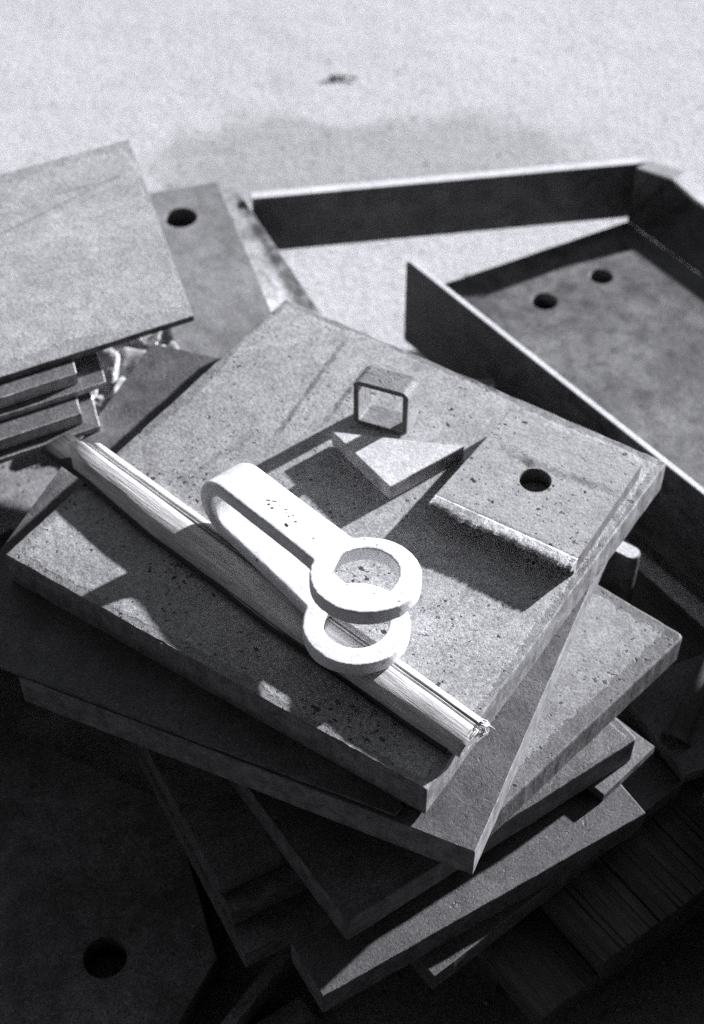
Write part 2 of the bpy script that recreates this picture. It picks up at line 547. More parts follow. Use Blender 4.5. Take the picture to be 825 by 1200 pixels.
# ------------------------------------------------------------------ the main stack, top down
CUT = [M['top'], M['top_cut']]
GR = 'steel plates of the fanned stack'
o = plate('steel_plate', rect((0.0330, 0.3532), 56.4, 0.2462, 0.2512), 0.1500, 0.1700, CUT, corner_r=0.0012, jit=0.00035, bevel=0.0008, chip=0.0009)
o.data.materials[0] = steel('pitted_top_scale', 0.33, pits=0.9, mott=0.20, grain=0.38, rough=0.52, spec=0.5, edge=0.30, edge_w=0.005, smear=0.2,
    streaks=local_streaks(o, [((-0.002, 0.664), (-0.045, 0.572), 0.0022, 0.55), ((0.010, 0.640), (-0.020, 0.580), 0.0018, 0.5), ((0.03, 0.655), (0.165, 0.562), 0.006, 0.38), ((-0.01, 0.69), (0.06, 0.635), 0.003, 0.3),
                              ((0.158, 0.548), (0.095, 0.452), 0.0035, 0.3), ((-0.05, 0.585), (-0.085, 0.55), 0.003, 0.25)]))
tag(o, 'pitted square steel plate on top of the stack, under the bottle opener', 'steel plate', GR)
o = plate('thin_sheet', [(0.0195, 0.3533), (0.0226, 0.3577), (-0.0829 + 0.03, 0.6574), (-0.1208, 0.6799), (-0.1852, 0.5129), (-0.2080, 0.4520)], 0.1482, 0.1500,
          [M['dark'], M['dark_cut']], bevel=0.0003)
tag(o, 'thin dark steel sheet directly under the top plate, beside the crumpled film', 'steel sheet')
o = plate('steel_plate', rect((0.0548, 0.3351), 66.1, 0.250, 0.2385), 0.1282, 0.1482, [M['dark'], M['sharp_cut']], bevel=0.0005, jit=0.0002)
tag(o, 'steel plate with a knife sharp front corner, second thick plate from the top', 'steel plate', GR)
p3 = Vector((0.1728, 0.4733))
o = plate('steel_plate', [(0.1728, 0.4733), (-0.0067, 0.6260), (-0.12, 0.49), (0.0560, 0.3555)], 0.1090, 0.1280, [M['chip'], M['dark_cut']], corner_r=[0.0035, 0.002, 0.002, 0.001], bevel=0.0012, jit=0.0003)
o.data.materials[0] = steel('ragged_scale_plate', 0.26, pits=0.8, mott=0.3, grain=0.36,
    streaks=local_streaks(o, [((0.1875, 0.4880), (0.03, 0.3290), 0.0105, -0.48), ((0.185, 0.4630), (0.09, 0.5435), 0.0075, -0.42)]))
tag(o, 'thick steel plate with ragged chipped scale along its edge and a rounded right corner', 'steel plate', GR)
o = plate('steel_plate', rect((-0.0025, 0.3218), 34.5, 0.1777, 0.150), 0.0900, 0.1090, [M['plain'], M['dark_cut']], corner_r=0.002, bevel=0.0007)
tag(o, 'dark grey plate just below the chipped one, above the long narrow bar', 'steel plate', GR)
o = plate('steel_plate', rect((0.1570, 0.4306), 134.6, 0.120, 0.042), 0.0837, 0.0898, [M['chip'], M['dark_cut']], bevel=0.0005)
tag(o, 'thinner steel plate whose pale corner pokes out at the right between two thick plates', 'steel plate', GR)
o = plate('steel_plate', rect((-0.0135, 0.2980), 30.9, 0.1886, 0.0303), 0.0655, 0.0835, [M['lowbar'], M['dark_cut']], bevel=0.0005, jit=0.0002)
tag(o, 'long narrow grey bar low in the stack with its top in the sun', 'steel plate', GR)
o = plate('steel_plate', rect((0.0389, 0.3161), 38.65, 0.1740, 0.035), 0.0510, 0.0655, [M['lowbar'], M['low_cut']], corner_r=0.001, bevel=0.0006)
tag(o, 'lowest narrow bar of the stack, lying straight on the dark boards', 'steel plate', GR)

# three short plates piled at the left under the stack
for k, (cx, cy, zt, txt) in enumerate([(-0.0647, 0.3523, 0.0896, 'uppermost of the three dark plates stepped at the lower left'),
                                       (-0.0583, 0.3429, 0.0766, 'middle one of the three dark plates stepped at the lower left'),
                                       (-0.0520, 0.3277, 0.0636, 'lowest of the three dark plates stepped at the lower left')]):
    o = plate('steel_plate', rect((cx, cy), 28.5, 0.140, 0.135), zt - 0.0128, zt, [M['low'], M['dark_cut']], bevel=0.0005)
    tag(o, txt, 'steel plate', 'stepped plates at the lower left')

# ------------------------------------------------------------------ the second pile at the left
BL = 'plates of the pile at the left edge'
az = -73.0
def bl(corner, la, lb):
    c = Vector(corner)
    d = Vector((cos(radians(107.2)), sin(radians(107.2))))
    e = Vector((cos(radians(207.2)), sin(radians(207.2))))
    return [tuple(c), tuple(c + d * la), tuple(c + d * la + e * lb), tuple(c + e * lb)]
bl_mats = [M['rough'], M['top_cut']]
for (cr, la, lb, z0, z1, mats, txt) in [
    ((-0.0927, 0.6715), 0.1936, 0.420, 0.1740, 0.1780, [M['rough'], M['side_dark']], 'grainy light grey plate with long scratches, topmost of the pile at the left'),
    ((-0.1559, 0.6258), 0.170, 0.360, 0.1660, 0.1739, [M['ledge'], M['side_grey']], 'thick set back plate directly under the scratched grainy plate'),
    ((-0.1406, 0.6275), 0.170, 0.380, 0.1620, 0.1659, [M['ledge'], M['side_grey']], 'thin plate jutting out in the middle of the pile at the left'),
    ((-0.1526, 0.6055), 0.170, 0.360, 0.1540, 0.1619, [M['ledge'], M['side_grey']], 'thick set back plate low in the pile at the left'),
    ((-0.1427, 0.6035), 0.170, 0.390, 0.1502, 0.1539, [M['ledge'], M['side_grey']], 'thin lowest plate of the pile at the left, beside the wood end')]:
    o = plate('steel_plate', bl(cr, la, lb), z0, z1, mats, bevel=0.0004, jit=0.0003)
    if z1 > 0.177:
        o.data.materials[0] = steel('scratched_blasted_plate', 0.375, pits=0.15, mott=0.2, grain=0.34, edge=0.18, edge_w=0.010, relief=1.8,
            streaks=local_streaks(o, [((-0.240, 0.769), (-0.145, 0.8149), 0.0007, 0.6), ((-0.236, 0.734), (-0.1466, 0.8197), 0.0007, 0.65), ((-0.20, 0.765), (-0.148, 0.805), 0.0006, 0.3)]))
    tag(o, txt, 'steel plate', BL)

# plates standing low behind the stack
o = plate('steel_block', [(-0.0801, 0.9079), (0.0130, 0.6990), (-0.14, 0.6990), (-0.30, 0.84), (-0.0871, 0.9209)], 0.0, 0.0950, [M['far_light'], M['dark_cut']], jit=0.0005)
o.data.materials[0] = steel('rusted_block_top', 0.42, pits=0.6, mott=0.55, grain=0.34, streaks=local_streaks(o, [((-0.0865, 0.9250), (-0.0230, 0.7600), 0.0105, 0.72), ((-0.09, 0.80), (-0.05, 0.74), 0.008, 0.35)]))
tag(o, 'rust mottled steel block behind the stack, under the grey plate with one hole', 'steel block')
o = plate('drilled_plate', [(-0.0979, 0.9066), (-0.0360, 0.7020), (-0.20, 0.7020), (-0.26, 0.8610)], 0.0952, 0.1100, [M['far'], M['dark_cut']], holes=[(-0.1213, 0.8627, 0.0112)], jit=0.0003)
tag(o, 'grey plate with one round hole near its far edge, behind the pile at the left', 'steel plate')
o = plate('steel_block', [(-0.1950, 0.5668), (-0.060, 0.4780), (0.030, 0.5400), (0.090, 0.5800), (0.090, 0.6960), (-0.34, 0.6960), (-0.34, 0.4400)], 0.0, 0.1070, [M['chip'], M['low_cut']], jit=0.0004)
tag(o, 'sunlit steel block low at the left edge, beside the left end of the wood', 'steel block')

# ------------------------------------------------------------------ small pieces on the top plate
def ragged_plate():
    a = Vector((0.0397, 0.5197)); b = Vector((0.1090, 0.4757))          # torch cut front edge
    d = (b - a).normalized(); n = Vector((-d.y, d.x))                   # n points into the plate
    Lf = (b - a).length
    band = 0.0060
    P = [(0.0865, 0.5883), tuple(a + n * band), tuple(b + n * band), (0.1526, 0.5463)]
    Z = 0.1702
    o = plate('drilled_plate', P, Z, Z + 0.010, [M['small'], M['side_dark']], holes=[(0.0954, 0.5350, 0.0082)], bevel=0.0004, jit=0.0, step=0.002, chip=0.0002)
    Inv = (Matrix.Translation(o.location) @ Matrix.Rotation(o.rotation_euler.z, 4, 'Z')).inverted()
    bm = bmesh.new()
    bm.from_mesh(o.data)
    K = 150
    rows = []
    # right hand side leans with the plate's own side
    ra = (Vector((0.1526, 0.5463)) - b).normalized(); la = (Vector((0.0865, 0.5883)) - a).normalized()
    for k in range(K + 1):
        f = k / K
        sd_ = (la.lerp(ra, f)); sd_ = sd_ / sd_.dot(n)
        base = a.lerp(b, f)
        s_ = f * Lf
        r1 = noise.noise(Vector((s_ * 62, 1.1, 0))) * 0.0030 + noise.noise(Vector((s_ * 190, 5.0, 0))) * 0.0019 + noise.noise(Vector((s_ * 470, 9.0, 0))) * 0.0007
        end = min(1.0, f / 0.05, (1 - f) / 0.05)
        r1 *= 0.3 + 0.7 * end
        r2 = (noise.noise(Vector((s_ * 110, 7.7, 0))) * 0.0020 + noise.noise(Vector((s_ * 330, 2.7, 0))) * 0.0009) * end
        b1 = noise.noise(Vector((s_ * 260, 2.0, 0))) * 0.00035
        b2 = noise.noise(Vector((s_ * 500, 6.0, 0))) * 0.00045
        b3 = noise.noise(Vector((s_ * 800, 3.0, 0))) * 0.00050
        prof = [(band + 0.0002, 0.0099), (0.0050, 0.00985 + b1 * 0.3), (0.0036, 0.0099 + b1), (0.0014 + r1 * 0.3, 0.0098 + b2), (-0.0006 + r1 * 0.7, 0.0097 + b3), (-0.0020 + r1, 0.0091 + b3 + r2 * 0.2),
                (-0.0017 + r1, 0.0076 + r2 * 0.5), (0.0022 + r1 * 0.7 + r2, 0.0050), (0.0036 + r2, 0.0022), (0.0042, 0.0), (band + 0.0002, 0.0)]
        rows.append([bm.verts.new(Inv @ Vector(((base + sd_ * q).x, (base + sd_ * q).y, Z + z))) for (q, z) in prof])
    m = len(rows[0])
    fs = []
    for r0, r1 in zip(rows, rows[1:]):
        for i in range(m):
            f = bm.faces.new((r0[i], r0[(i + 1) % m], r1[(i + 1) % m], r1[i]))
            f.material_index = 2 if i < 5 else 1
            f.smooth = i < 4
            fs.append(f)
    fs.append(bm.faces.new(rows[0])); fs.append(bm.faces.new(rows[-1]))
    bmesh.ops.recalc_face_normals(bm, faces=fs)
    bm.to_mesh(o.data)
    bm.free()
    return o
small = ragged_plate()
small.data.materials.append(steel('torn_cut_lip', 0.40, pits=0.3, mott=0.55, grain=0.4, relief=2.2))
small.data.materials[0] = steel('bright_scored_steel', 0.34, pits=0.95, mott=0.14, grain=0.30, edge=0.0, scratch=0.15,
    streaks=local_streaks(small, [((0.079, 0.562), (0.096, 0.545), 0.0050, 0.62), ((0.088, 0.550), (0.140, 0.524), 0.0038, 0.5), ((0.046, 0.523), (0.108, 0.484), 0.0018, 0.25)]))
tag(small, 'small square drilled plate with a ragged torch cut edge, on the top plate', 'steel plate')

o = plate('triangle_offcut', [(-0.0108, 0.5716), (0.0197, 0.5301), (0.0598, 0.5604)], 0.1702, 0.1802, [M['offcut'], M['tri_side']], bevel=0.0004, jit=0.0001)
tag(o, 'pale triangular steel offcut between the square tube and the bottle opener', 'steel offcut')

# square tube: rounded square profile swept, open at both ends
def tube():
    W, T, Rr, L = 0.0315, 0.0031, 0.0042, 0.0152
    def ring(w, r):
        pts = []
        for (sx, sz, a0) in ((1, 1, 0), (-1, 1, 90), (-1, -1, 180), (1, -1, 270)):
            for k in range(6):
                a = radians(a0 + 90 * k / 5)
                pts.append((sx * (w / 2 - r) + r * cos(a), sz * (w / 2 - r) + r * sin(a)))
        return pts
    out, inn = ring(W, Rr), ring(W - 2 * T, max(0.0008, Rr - T))
    bm = bmesh.new()
    ro, ri = [], []
    for y, s in ((0, 0.0004), (0.0004, 0), (L - 0.0004, 0), (L, 0.0004)):
        f = 1.0 - 2 * s / W
        ro.append([bm.verts.new((x * f + y * 0.10, y + noise.noise(Vector((x * 200, z * 200, y * 10))) * 0.00025, z * f + W / 2)) for x, z in out])
        ri.append([bm.verts.new((x * (1 + 2 * s / W) + y * 0.10, y, z * (1 + 2 * s / W) + W / 2)) for x, z in inn])
    n = len(out)
    for rr, fl in ((ro, False), (ri, True)):
        for r0, r1 in zip(rr, rr[1:]):
            for i in range(n):
                q = [r0[i], r0[(i + 1) % n], r1[(i + 1) % n], r1[i]]
                bm.faces.new(q if not fl else q[::-1])
    for k in (0, -1):
        for i in range(n):
            q = [ro[k][i], ri[k][i], ri[k][(i + 1) % n], ro[k][(i + 1) % n]]
            f = bm.faces.new(q if k == 0 else q[::-1])
            if k == 0:
                f.material_index = 1
    bmesh.ops.recalc_face_normals(bm, faces=bm.faces)
    c = Vector((0.0152, 0.5830))
    return link('square_tube', bm, [M['tube'], M['black']], loc=(c.x, c.y, 0.1702), rz=radians(-22.0))
tag(tube(), 'short piece of square steel tube standing with its dark sawn end to the viewer', 'steel tube')

# ------------------------------------------------------------------ split wood under the opener
WA = radians(-42.6)
wood = bpy.data.objects.new('wood_strip', None)
COL.objects.link(wood)
wd = Vector((cos(WA), sin(WA))); wnn = Vector((-wd.y, wd.x))
w0 = wd * (-0.4763) + wnn * 0.3140
wood.location = (w0.x, w0.y, 0.1702)
wood.rotation_euler = (0, 0, WA)
tag(wood, 'pale split strip of wood with a groove along it, lying under the bottle opener', 'wood strip')

def sweep(name, prof, x0, x1, mat, front_wave=0.0, nseg=90, end_slant=(lambda y: 0.0), ragged=0.0, z_shift=0.0):
    bm = bmesh.new()
    rings = []
    for i in range(nseg + 1):
        f = i / nseg
        x = x0 + (x1 - x0) * f
        ring = []
        for (y, z) in prof:
            fr = max(0.0, min(1.0, (0.004 - y) / 0.012))
            wob = noise.noise(Vector((x * 16, 1.7, 0))) * front_wave * fr + noise.noise(Vector((x * 60, z * 200, 4.0))) * 0.00035 * fr
            bow = -0.0022 * sin(pi * min(1, max(0, x / 0.262))) * fr
            xx = x
            if i == 0:
                xx += end_slant(y) + noise.noise(Vector((y * 700, z * 700, 1))) * ragged
            if i == nseg:
                xx += noise.noise(Vector((y * 500, z * 500, 9))) * ragged
            ring.append(bm.verts.new((xx, y + wob + bow, z + z_shift + noise.noise(Vector((x * 40, y * 200, 7))) * 0.0003)))
        rings.append(ring)
    n = len(prof)
    for r0, r1 in zip(rings, rings[1:]):
        for i in range(n):
            bm.faces.new((r0[i], r1[i], r1[(i + 1) % n], r0[(i + 1) % n]))
    bm.faces.new(rings[0])
    bm.faces.new(rings[-1][::-1])
    bmesh.ops.recalc_face_normals(bm, faces=bm.faces)
    o = link(name, bm, mat, wood)
    for p in o.data.polygons:
        p.use_smooth = len(p.vertices) == 4
    return o
face_prof = [(0.0108, 0.0015), (0.0110, 0.0075), (0.0106, 0.0083), (0.0072, 0.0098), (0.0068, 0.0096), (0.0066, 0.0052), (0.0058, 0.0052), (0.0056, 0.0098),
             (0.0051, 0.0104), (0.0046, 0.0100), (0.0044, 0.0066), (0.0038, 0.0066), (0.0036, 0.0106), (0.0028, 0.0110), (0.0004, 0.0109),
             (-0.0030, 0.0106), (-0.0060, 0.0099), (-0.0084, 0.0087), (-0.0101, 0.0064), (-0.0108, 0.0034), (-0.0060, 0.0024)]
face_prof = [(y, z * 0.88) for y, z in face_prof]
sweep('split_face', face_prof, 0.0, 0.2625, M['wood'], front_wave=0.0024, end_slant=lambda y: -0.006 - max(0.0, 0.009 - y) * 1.15 + max(0.0, -0.0015 - y) * 2.6, ragged=0.0010)
bark_prof = [(0.0080, 0.0), (0.0080, 0.0016), (-0.0050, 0.0030), (-0.0104, 0.0036), (-0.0120, 0.0026), (-0.0122, 0.0012), (-0.0110, 0.0)]
sweep('bark_side', bark_prof, -0.026, 0.2560, M['bark'], front_wave=0.0020, end_slant=lambda y: -0.004, ragged=0.001)
# torn fibres at the near end of the strip
bm = bmesh.new()
for k in range(14):
    random.seed(100 + k)
    b0 = Vector((0.2605 + random.uniform(-0.002, 0.002), random.uniform(0.0035, 0.0095), 0.0088 + random.uniform(-0.002, 0.0015)))
    d = Vector((random.uniform(0.3, 1.0), random.uniform(-0.7, 0.7), random.uniform(-0.3, 0.9))).normalized()
    L, r = random.uniform(0.0025, 0.0055), random.uniform(0.0003, 0.0007)
    s = d.cross(Vector((0, 0, 1))).normalized() * r
    u = s.cross(d).normalized() * r * 0.5
    mid = b0 + d * L * 0.55 + u * 2
    tip = b0 + d * L
    vs = [bm.verts.new(p) for p in (b0 - s, b0 + s, b0 + u, mid - s * 0.8, mid + s * 0.8, mid + u, tip)]
    for f in ((0, 1, 4, 3), (1, 2, 5, 4), (2, 0, 3, 5), (3, 4, 6), (4, 5, 6), (5, 3, 6), (0, 2, 1)):
        bm.faces.new([vs[q] for q in f])
bmesh.ops.recalc_face_normals(bm, faces=bm.faces)
tag(link('torn_fibres', bm, M['wood'], wood), kind='stuff')

# ------------------------------------------------------------------ the bottle opener
ZB = 0.170
U_C = Vector((0.0062, 0.4330, ZB + 0.0546))        # centre of the upper ring, top face
L_C = Vector((0.0020, 0.4335, ZB + 0.0186))        # centre of the lower ring, top face
T = 0.0078                                          # thickness
RO, RH = 0.0255, 0.0157
opener = bpy.data.objects.new('bottle_opener', None)
COL.objects.link(opener)
opener.location = (L_C.x, L_C.y, ZB + 0.0106)
tag(opener, 'heavy pale cast metal bottle opener bent into a U with two ring ends', 'bottle opener')

def build_opener():
    nU = Vector((0.0, 0.122, 0.9925)).normalized()
    nL = Vector((0.0, 0.03, 1.0)).normalized()
    aU = Vector((-0.676, 0.737, 0.0)); aU = (aU - nU * aU.dot(nU)).normalized()     # ring -> bend
    aL = Vector((-0.655, 0.755, 0.0)); aL = (aL - nL * aL.dot(nL)).normalized()
    pU0 = U_C - nU * T / 2
    pL0 = L_C - nL * T / 2
    shift = Vector((0.737, 0.676, 0)) * 0.0022
    LU, LL = 0.092, 0.090
    pU1, pL1 = pU0 + aU * LU, pL0 + aL * LL
    path = []
    N = 16
    def frame_pts():
        for k in range(N + 1):
            path.append((pL0 + (pL1 - pL0) * (0.0 + 1.0 * k / N), nL, k / N * 0.0 + 0))
    pts, nrm = [], []
    pU1 = pU1 + shift; pL1 = pL1 + shift
    for k in range(N):
        pts.append(pL0.lerp(pL1, k / N))
    # bend: half ellipse from pL1 to pU1
    mid = (pL1 + pU1) / 2
    hv = (pU1 - pL1) / 2
    av = (aU + aL).normalized()
    B = 24
    for k in range(B + 1):
        t = -pi / 2 + pi * k / B
        pts.append(mid + hv * sin(t) + av * (hv.length * 0.92) * cos(t))
    for k in range(1, N + 1):
        pts.append(pU1.lerp(pU0, k / N))
    n = len(pts)
    bm = bmesh.new()
    rings = []
    for i, p in enumerate(pts):
        tg = (pts[min(n - 1, i + 1)] - pts[max(0, i - 1)]).normalized()
        f = i / (n - 1)
        up = Vector((0, 0.06, 1.0)) if True else None
        side = Vector((0.737, 0.676, 0.0))
        sideL = nL.cross(aL).normalized() * -1
        sideU = nU.cross(aU).normalized() * -1
        if sideL.dot(side) < 0: sideL = -sideL
        if sideU.dot(side) < 0: sideU = -sideU
        g = min(1.0, max(0.0, (f - 0.3) / 0.4))
        s = (sideL.lerp(sideU, g)); s = (s - tg * s.dot(tg)).normalized()
        nn = tg.cross(s).normalized()
        dd = min(f, 1 - f)
        w = 0.0248 if dd > 0.12 else 0.0248 + (0.12 - dd) * 0.012
        bend = max(0.0, 1 - abs(f - 0.5) / 0.16)
        w *= 1.0 + 0.03 * bend
        th = T * (1 + 0.38 * bend)
        cr = 0.0018 + 0.0012 * bend
        ring = []
        for (cx, cy) in ((1, 1), (-1, 1), (-1, -1), (1, -1)):
            for q in range(3):
                a = {(1, 1): 0, (-1, 1): 90, (-1, -1): 180, (1, -1): 270}[(cx, cy)] + 45 * q
                ring.append(p + s * (cx * (w / 2 - cr) + cr * cos(radians(a))) + nn * (cy * (th / 2 - cr) + cr * sin(radians(a))))
        rings.append([bm.verts.new(v) for v in ring])
    m = len(rings[0])
    for r0, r1 in zip(rings, rings[1:]):
        for i in range(m):
            bm.faces.new((r0[i], r0[(i + 1) % m], r1[(i + 1) % m], r1[i]))
    bm.faces.new(rings[0][::-1]); bm.faces.new(rings[-1])
    bmesh.ops.recalc_face_normals(bm, faces=bm.faces)

    def disc(c, n, r, th, bump):
        """solid disc or hole cutter, profile r(angle)"""
        ex = (Vector((1, 0, 0)) - n * n.x).normalized()
        ey = n.cross(ex).normalized()
        b2 = bmesh.new()
        K = 96
        lo, hi = [], []
        for k in range(K):
            a = 2 * pi * k / K
            rr = r(a)
            v = ex * (rr * cos(a)) + ey * (rr * sin(a))
            lo.append(b2.verts.new(c + v - n * th / 2))
            hi.append(b2.verts.new(c + v + n * th / 2))
        for k in range(K):
            b2.faces.new((lo[k], lo[(k + 1) % K], hi[(k + 1) % K], hi[k]))
        b2.faces.new(lo[::-1]); b2.faces.new(hi)
        bmesh.ops.recalc_face_normals(b2, faces=b2.faces)
        return b2
    def temp(b, name):
        me = bpy.data.meshes.new(name)
        b.to_mesh(me); b.free()
        o = bpy.data.objects.new(name, me)
        COL.objects.link(o)
        return o
    body = temp(bm, 'opener_build')
    def hole_u(a):
        # flattened lip with a gentle tooth on the near left side of the hole
        a = a % (2 * pi)
        base = RH
        A = math.degrees(a)
        keys = [(178, RH), (195, RH * .92), (215, RH * .84), (232, RH * .82), (252, RH * .765), (270, RH * .765), (286, RH * .86), (298, RH), (306, RH * 1.07), (318, RH * 1.03), (332, RH)]
        if A <= keys[0][0] or A >= keys[-1][0]:
            return base
        for (a0, r0), (a1, r1) in zip(keys, keys[1:]):
            if a0 <= A <= a1:
                t = (A - a0) / (a1 - a0)
                t = t * t * (3 - 2 * t)
                return r0 + (r1 - r0) * t
        return base
    dU = temp(disc(pU0, nU, lambda a: RO, T, 0), 'ring_build')
    dL = temp(disc(pL0, nL, lambda a: RO, T, 0), 'ring_build')
    hU = temp(disc(pU0 + Vector((-0.0005, 0.0014, 0)), nU, hole_u, 0.02, 0), 'hole_build')
    hL = temp(disc(pL0 + Vector((-0.0002, 0.0006, 0)), nL, lambda a: RH, 0.02, 0), 'hole_build')
    for tool, op in ((dU, 'UNION'), (dL, 'UNION'), (hU, 'DIFFERENCE'), (hL, 'DIFFERENCE')):
        md = body.modifiers.new('b', 'BOOLEAN')
        md.object = tool
        md.operation = op
        md.solver = 'EXACT'
    rm = body.modifiers.new('r', 'REMESH')
    rm.mode = 'VOXEL'
    rm.voxel_size = 0.00055
    sm = body.modifiers.new('s', 'SMOOTH')
    sm.factor = 0.5
    sm.iterations = 7
    dg = bpy.context.evaluated_depsgraph_get()
    me = bpy.data.meshes.new_from_object(body.evaluated_get(dg))
    me.name = 'body'
    for t in (body, dU, dL, hU, hL):
        d = t.data
        bpy.data.objects.remove(t)
        bpy.data.meshes.remove(d)
    inv = Matrix.Translation(-opener.location)
    me.transform(inv)
    # slight casting unevenness
    for v in me.vertices:
        c = v.co
        v.co = c + Vector((noise.noise(c * 90), noise.noise(c * 90 + Vector((5, 0, 0))), noise.noise(c * 90 + Vector((0, 9, 0))))) * 0.00022
    me.materials.clear()
    me.materials.append(M['opener'])
    for p in me.polygons:
        p.use_smooth = True
    o = bpy.data.objects.new('body', me)
    COL.objects.link(o)
    o.parent = opener
    # stamped marks on the upper arm: short worn strokes
    ex = -aU
    ey = nU.cross(ex)
    def on_arm(u, v):
        return pU0 + nU * (T / 2 + 0.00003) + ex * u + ey * v
    bm = bmesh.new()
    cx = 7.83
    # strokes are (x0, y0, x1, y1, width) in millimetres, x along the arm from the first stroke
    strokes = STROKES
    for (x0, y0, x1, y1, w) in strokes:
        a, b = on_arm(MARK_U + 1.45 * x0 / 1000, MARK_V + 1.45 * y0 / 1000), on_arm(MARK_U + 1.45 * x1 / 1000, MARK_V + 1.45 * y1 / 1000)
        d = (b - a)
        L = d.length
        d = d.normalized() if L > 1e-6 else ex
        s = nU.cross(d)
        hw = w / 1080
        K = 10
        lo, hi = [], []
        for k in range(K):
            t = 2 * pi * k / K
            e = (d * hw * cos(t)) + (s * hw * sin(t))
            base = (b if cos(t) > 0 else a)
            lo.append(bm.verts.new(base + e - nU * 0.0009 - opener.location))
            hi.append(bm.verts.new(base + e * 0.9 + nU * 0.00012 - opener.location))
        for k in range(K):
            bm.faces.new((lo[k], lo[(k + 1) % K], hi[(k + 1) % K], hi[k]))
        bm.faces.new(hi)
    link('stamped_mark', bm, M['slot'], opener)
    # cast ridges inside the bend
    bm = bmesh.new()
    for k in range(4):
        c = mid + av * (hv.length * 0.92 - T / 2 - 0.0001) + Vector((0.737, 0.676, 0)) * (0.0005 + k * 0.0022) + Vector((0, 0, 0.0015))
        vs = bmesh.ops.create_cube(bm, size=1.0)['verts']
        for v in vs:
            q = Vector((v.co.x * 0.0009, v.co.y * 0.0010, v.co.z * 0.0055))
            v.co = c + Vector((0.737, 0.676, 0)) * q.x + av * q.y + Vector((0, 0, 1)) * q.z - opener.location
    tag(link('cast_ridge', bm, M['slot'], opener), kind='stuff')

MARK_U, MARK_V = -0.0700, -0.0018
STROKES = [(0.0, 1.8, 0.7, 2.3, 0.45), (1.6, 2.8, 2.6, 3.5, 0.4), (2.0, 0.8, 2.1, 0.9, 0.7), (4.2, 0.3, 4.3, 0.4, 0.75), (6.3, -0.2, 6.5, -0.2, 0.8),
           (8.2, -0.6, 10.9, -1.3, 0.9), (12.8, -1.6, 14.4, -1.9, 0.95), (7.4, 2.9, 8.2, 3.4, 0.4), (8.6, 2.0, 9.1, 2.2, 0.5), (10.3, 1.3, 11.2, 1.5, 0.6),
           (14.6, 1.4, 14.8, 1.6, 0.5), (11.6, 3.0, 11.8, 3.2, 0.35), (4.9, 2.4, 5.0, 2.9, 0.35)]
build_opener()

# ------------------------------------------------------------------ frame of flat bars and drilled tray at the right
frame = bpy.data.objects.new('flat_bar_tray', None)
COL.objects.link(frame)
frame.location = (0.30, 0.70, 0.0)
tag(frame, 'welded steel frame of upright flat bars round a floor plate with two holes', 'steel tray')
def to_local(o, par):
    o.location = o.location - par.location
    o.parent = par
def bar(name, a, b, t, z0, z1, side=1, r_end=0.0, mats=None, az_ext=0.0):
    """upright flat bar from a to b (plan), its corner at a rounded"""
    A, B = Vector(a), Vector(b)
    L = (B - A).length
    d = (B - A).normalized()
    H = z1 - z0
    prof = [(0.0, 0.0), (L, 0.0), (L, H)]
    if r_end > 0:
        for k in range(7):
            q = radians(90 + 90 * k / 6)
            prof.append((r_end + r_end * cos(q), H - r_end + r_end * sin(q)))
    else:
        prof.append((0.0, H))
    bm = bmesh.new()
    e = 0.0005
    lay = []
    for (y, ins) in ((0.0, e), (e, 0.0), (t - e, 0.0), (t, e)):
        ring = []
        for (x, z) in prof:
            fx = max(ins, min(L - ins, x)); fz = max(ins, min(H - ins, z))
            ring.append(bm.verts.new((fx, y * side, fz)))
        lay.append(ring)
    n = len(prof)
    for k, (r0, r1) in enumerate(zip(lay, lay[1:])):
        for i in range(n):
            f = bm.faces.new((r0[i], r0[(i + 1) % n], r1[(i + 1) % n], r1[i]))
            f.material_index = 1
    bm.faces.new(lay[0][::-1]); bm.faces.new(lay[-1])
    bmesh.ops.recalc_face_normals(bm, faces=bm.faces)
    o = link(name, bm, mats or [M['bar'], M['bar_edge']], loc=(A.x, A.y, z0), rz=math.atan2(d.y, d.x))
    to_local(o, frame)
    return o
fa = Vector((0.0365, 0.7996)); fd = Vector((cos(radians(-53.0)), sin(radians(-53.0))))
bar('front_bar', fa, fa + fd * 0.85, 0.0042, 0.0510, 0.1210, 1, 0.004)
ca = Vector((0.2164, 0.9467)); bd = Vector((-0.2841, -0.0447)).normalized()
bar('back_bar', ca - bd * 0.006, ca + bd * 0.293, 0.0085, 0.050, 0.0989, -1)
rd = Vector((cos(radians(-55.5)), sin(radians(-55.5))))
# the right side flares outwards, shaped to shorten its shadow on the tray
bm = bmesh.new()
lo0, lo1 = Vector((0.2133, 0.9417)), Vector((0.2133, 0.9417)) + rd * 0.75
out = Vector((-rd.y, rd.x))
def flare_pt(f, h, H, lean, th):
    p = lo0.lerp(lo1, f) + out * (h * lean + th)
    return bm.verts.new((p.x - 0.2133, p.y - 0.9417, 0.050 + h))
secs = []
for (f, H, lean) in ((0.0, 0.0486, 0.0), (0.014, 0.0330, 0.9), (0.035, 0.0195, 2.1), (0.5, 0.0180, 2.2), (1.0, 0.0180, 2.2)):
    secs.append([flare_pt(f, 0.0, H, lean, 0.0), flare_pt(f, H - 0.0008, H, lean, 0.0), flare_pt(f, H, H, lean, 0.0008), flare_pt(f, H, H, lean, 0.0152), flare_pt(f, H - 0.0008, H, lean, 0.0160), flare_pt(f, 0.0, H, lean, 0.0160)])
for q0, q1 in zip(secs, secs[1:]):
    for k in range(6):
        fc = bm.faces.new((q0[k], q0[(k + 1) % 6], q1[(k + 1) % 6], q1[k]))
        fc.material_index = 1 if k in (1, 2, 3) else 0
bm.faces.new(secs[0]); bm.faces.new(secs[-1][::-1])
bmesh.ops.recalc_face_normals(bm, faces=bm.faces)
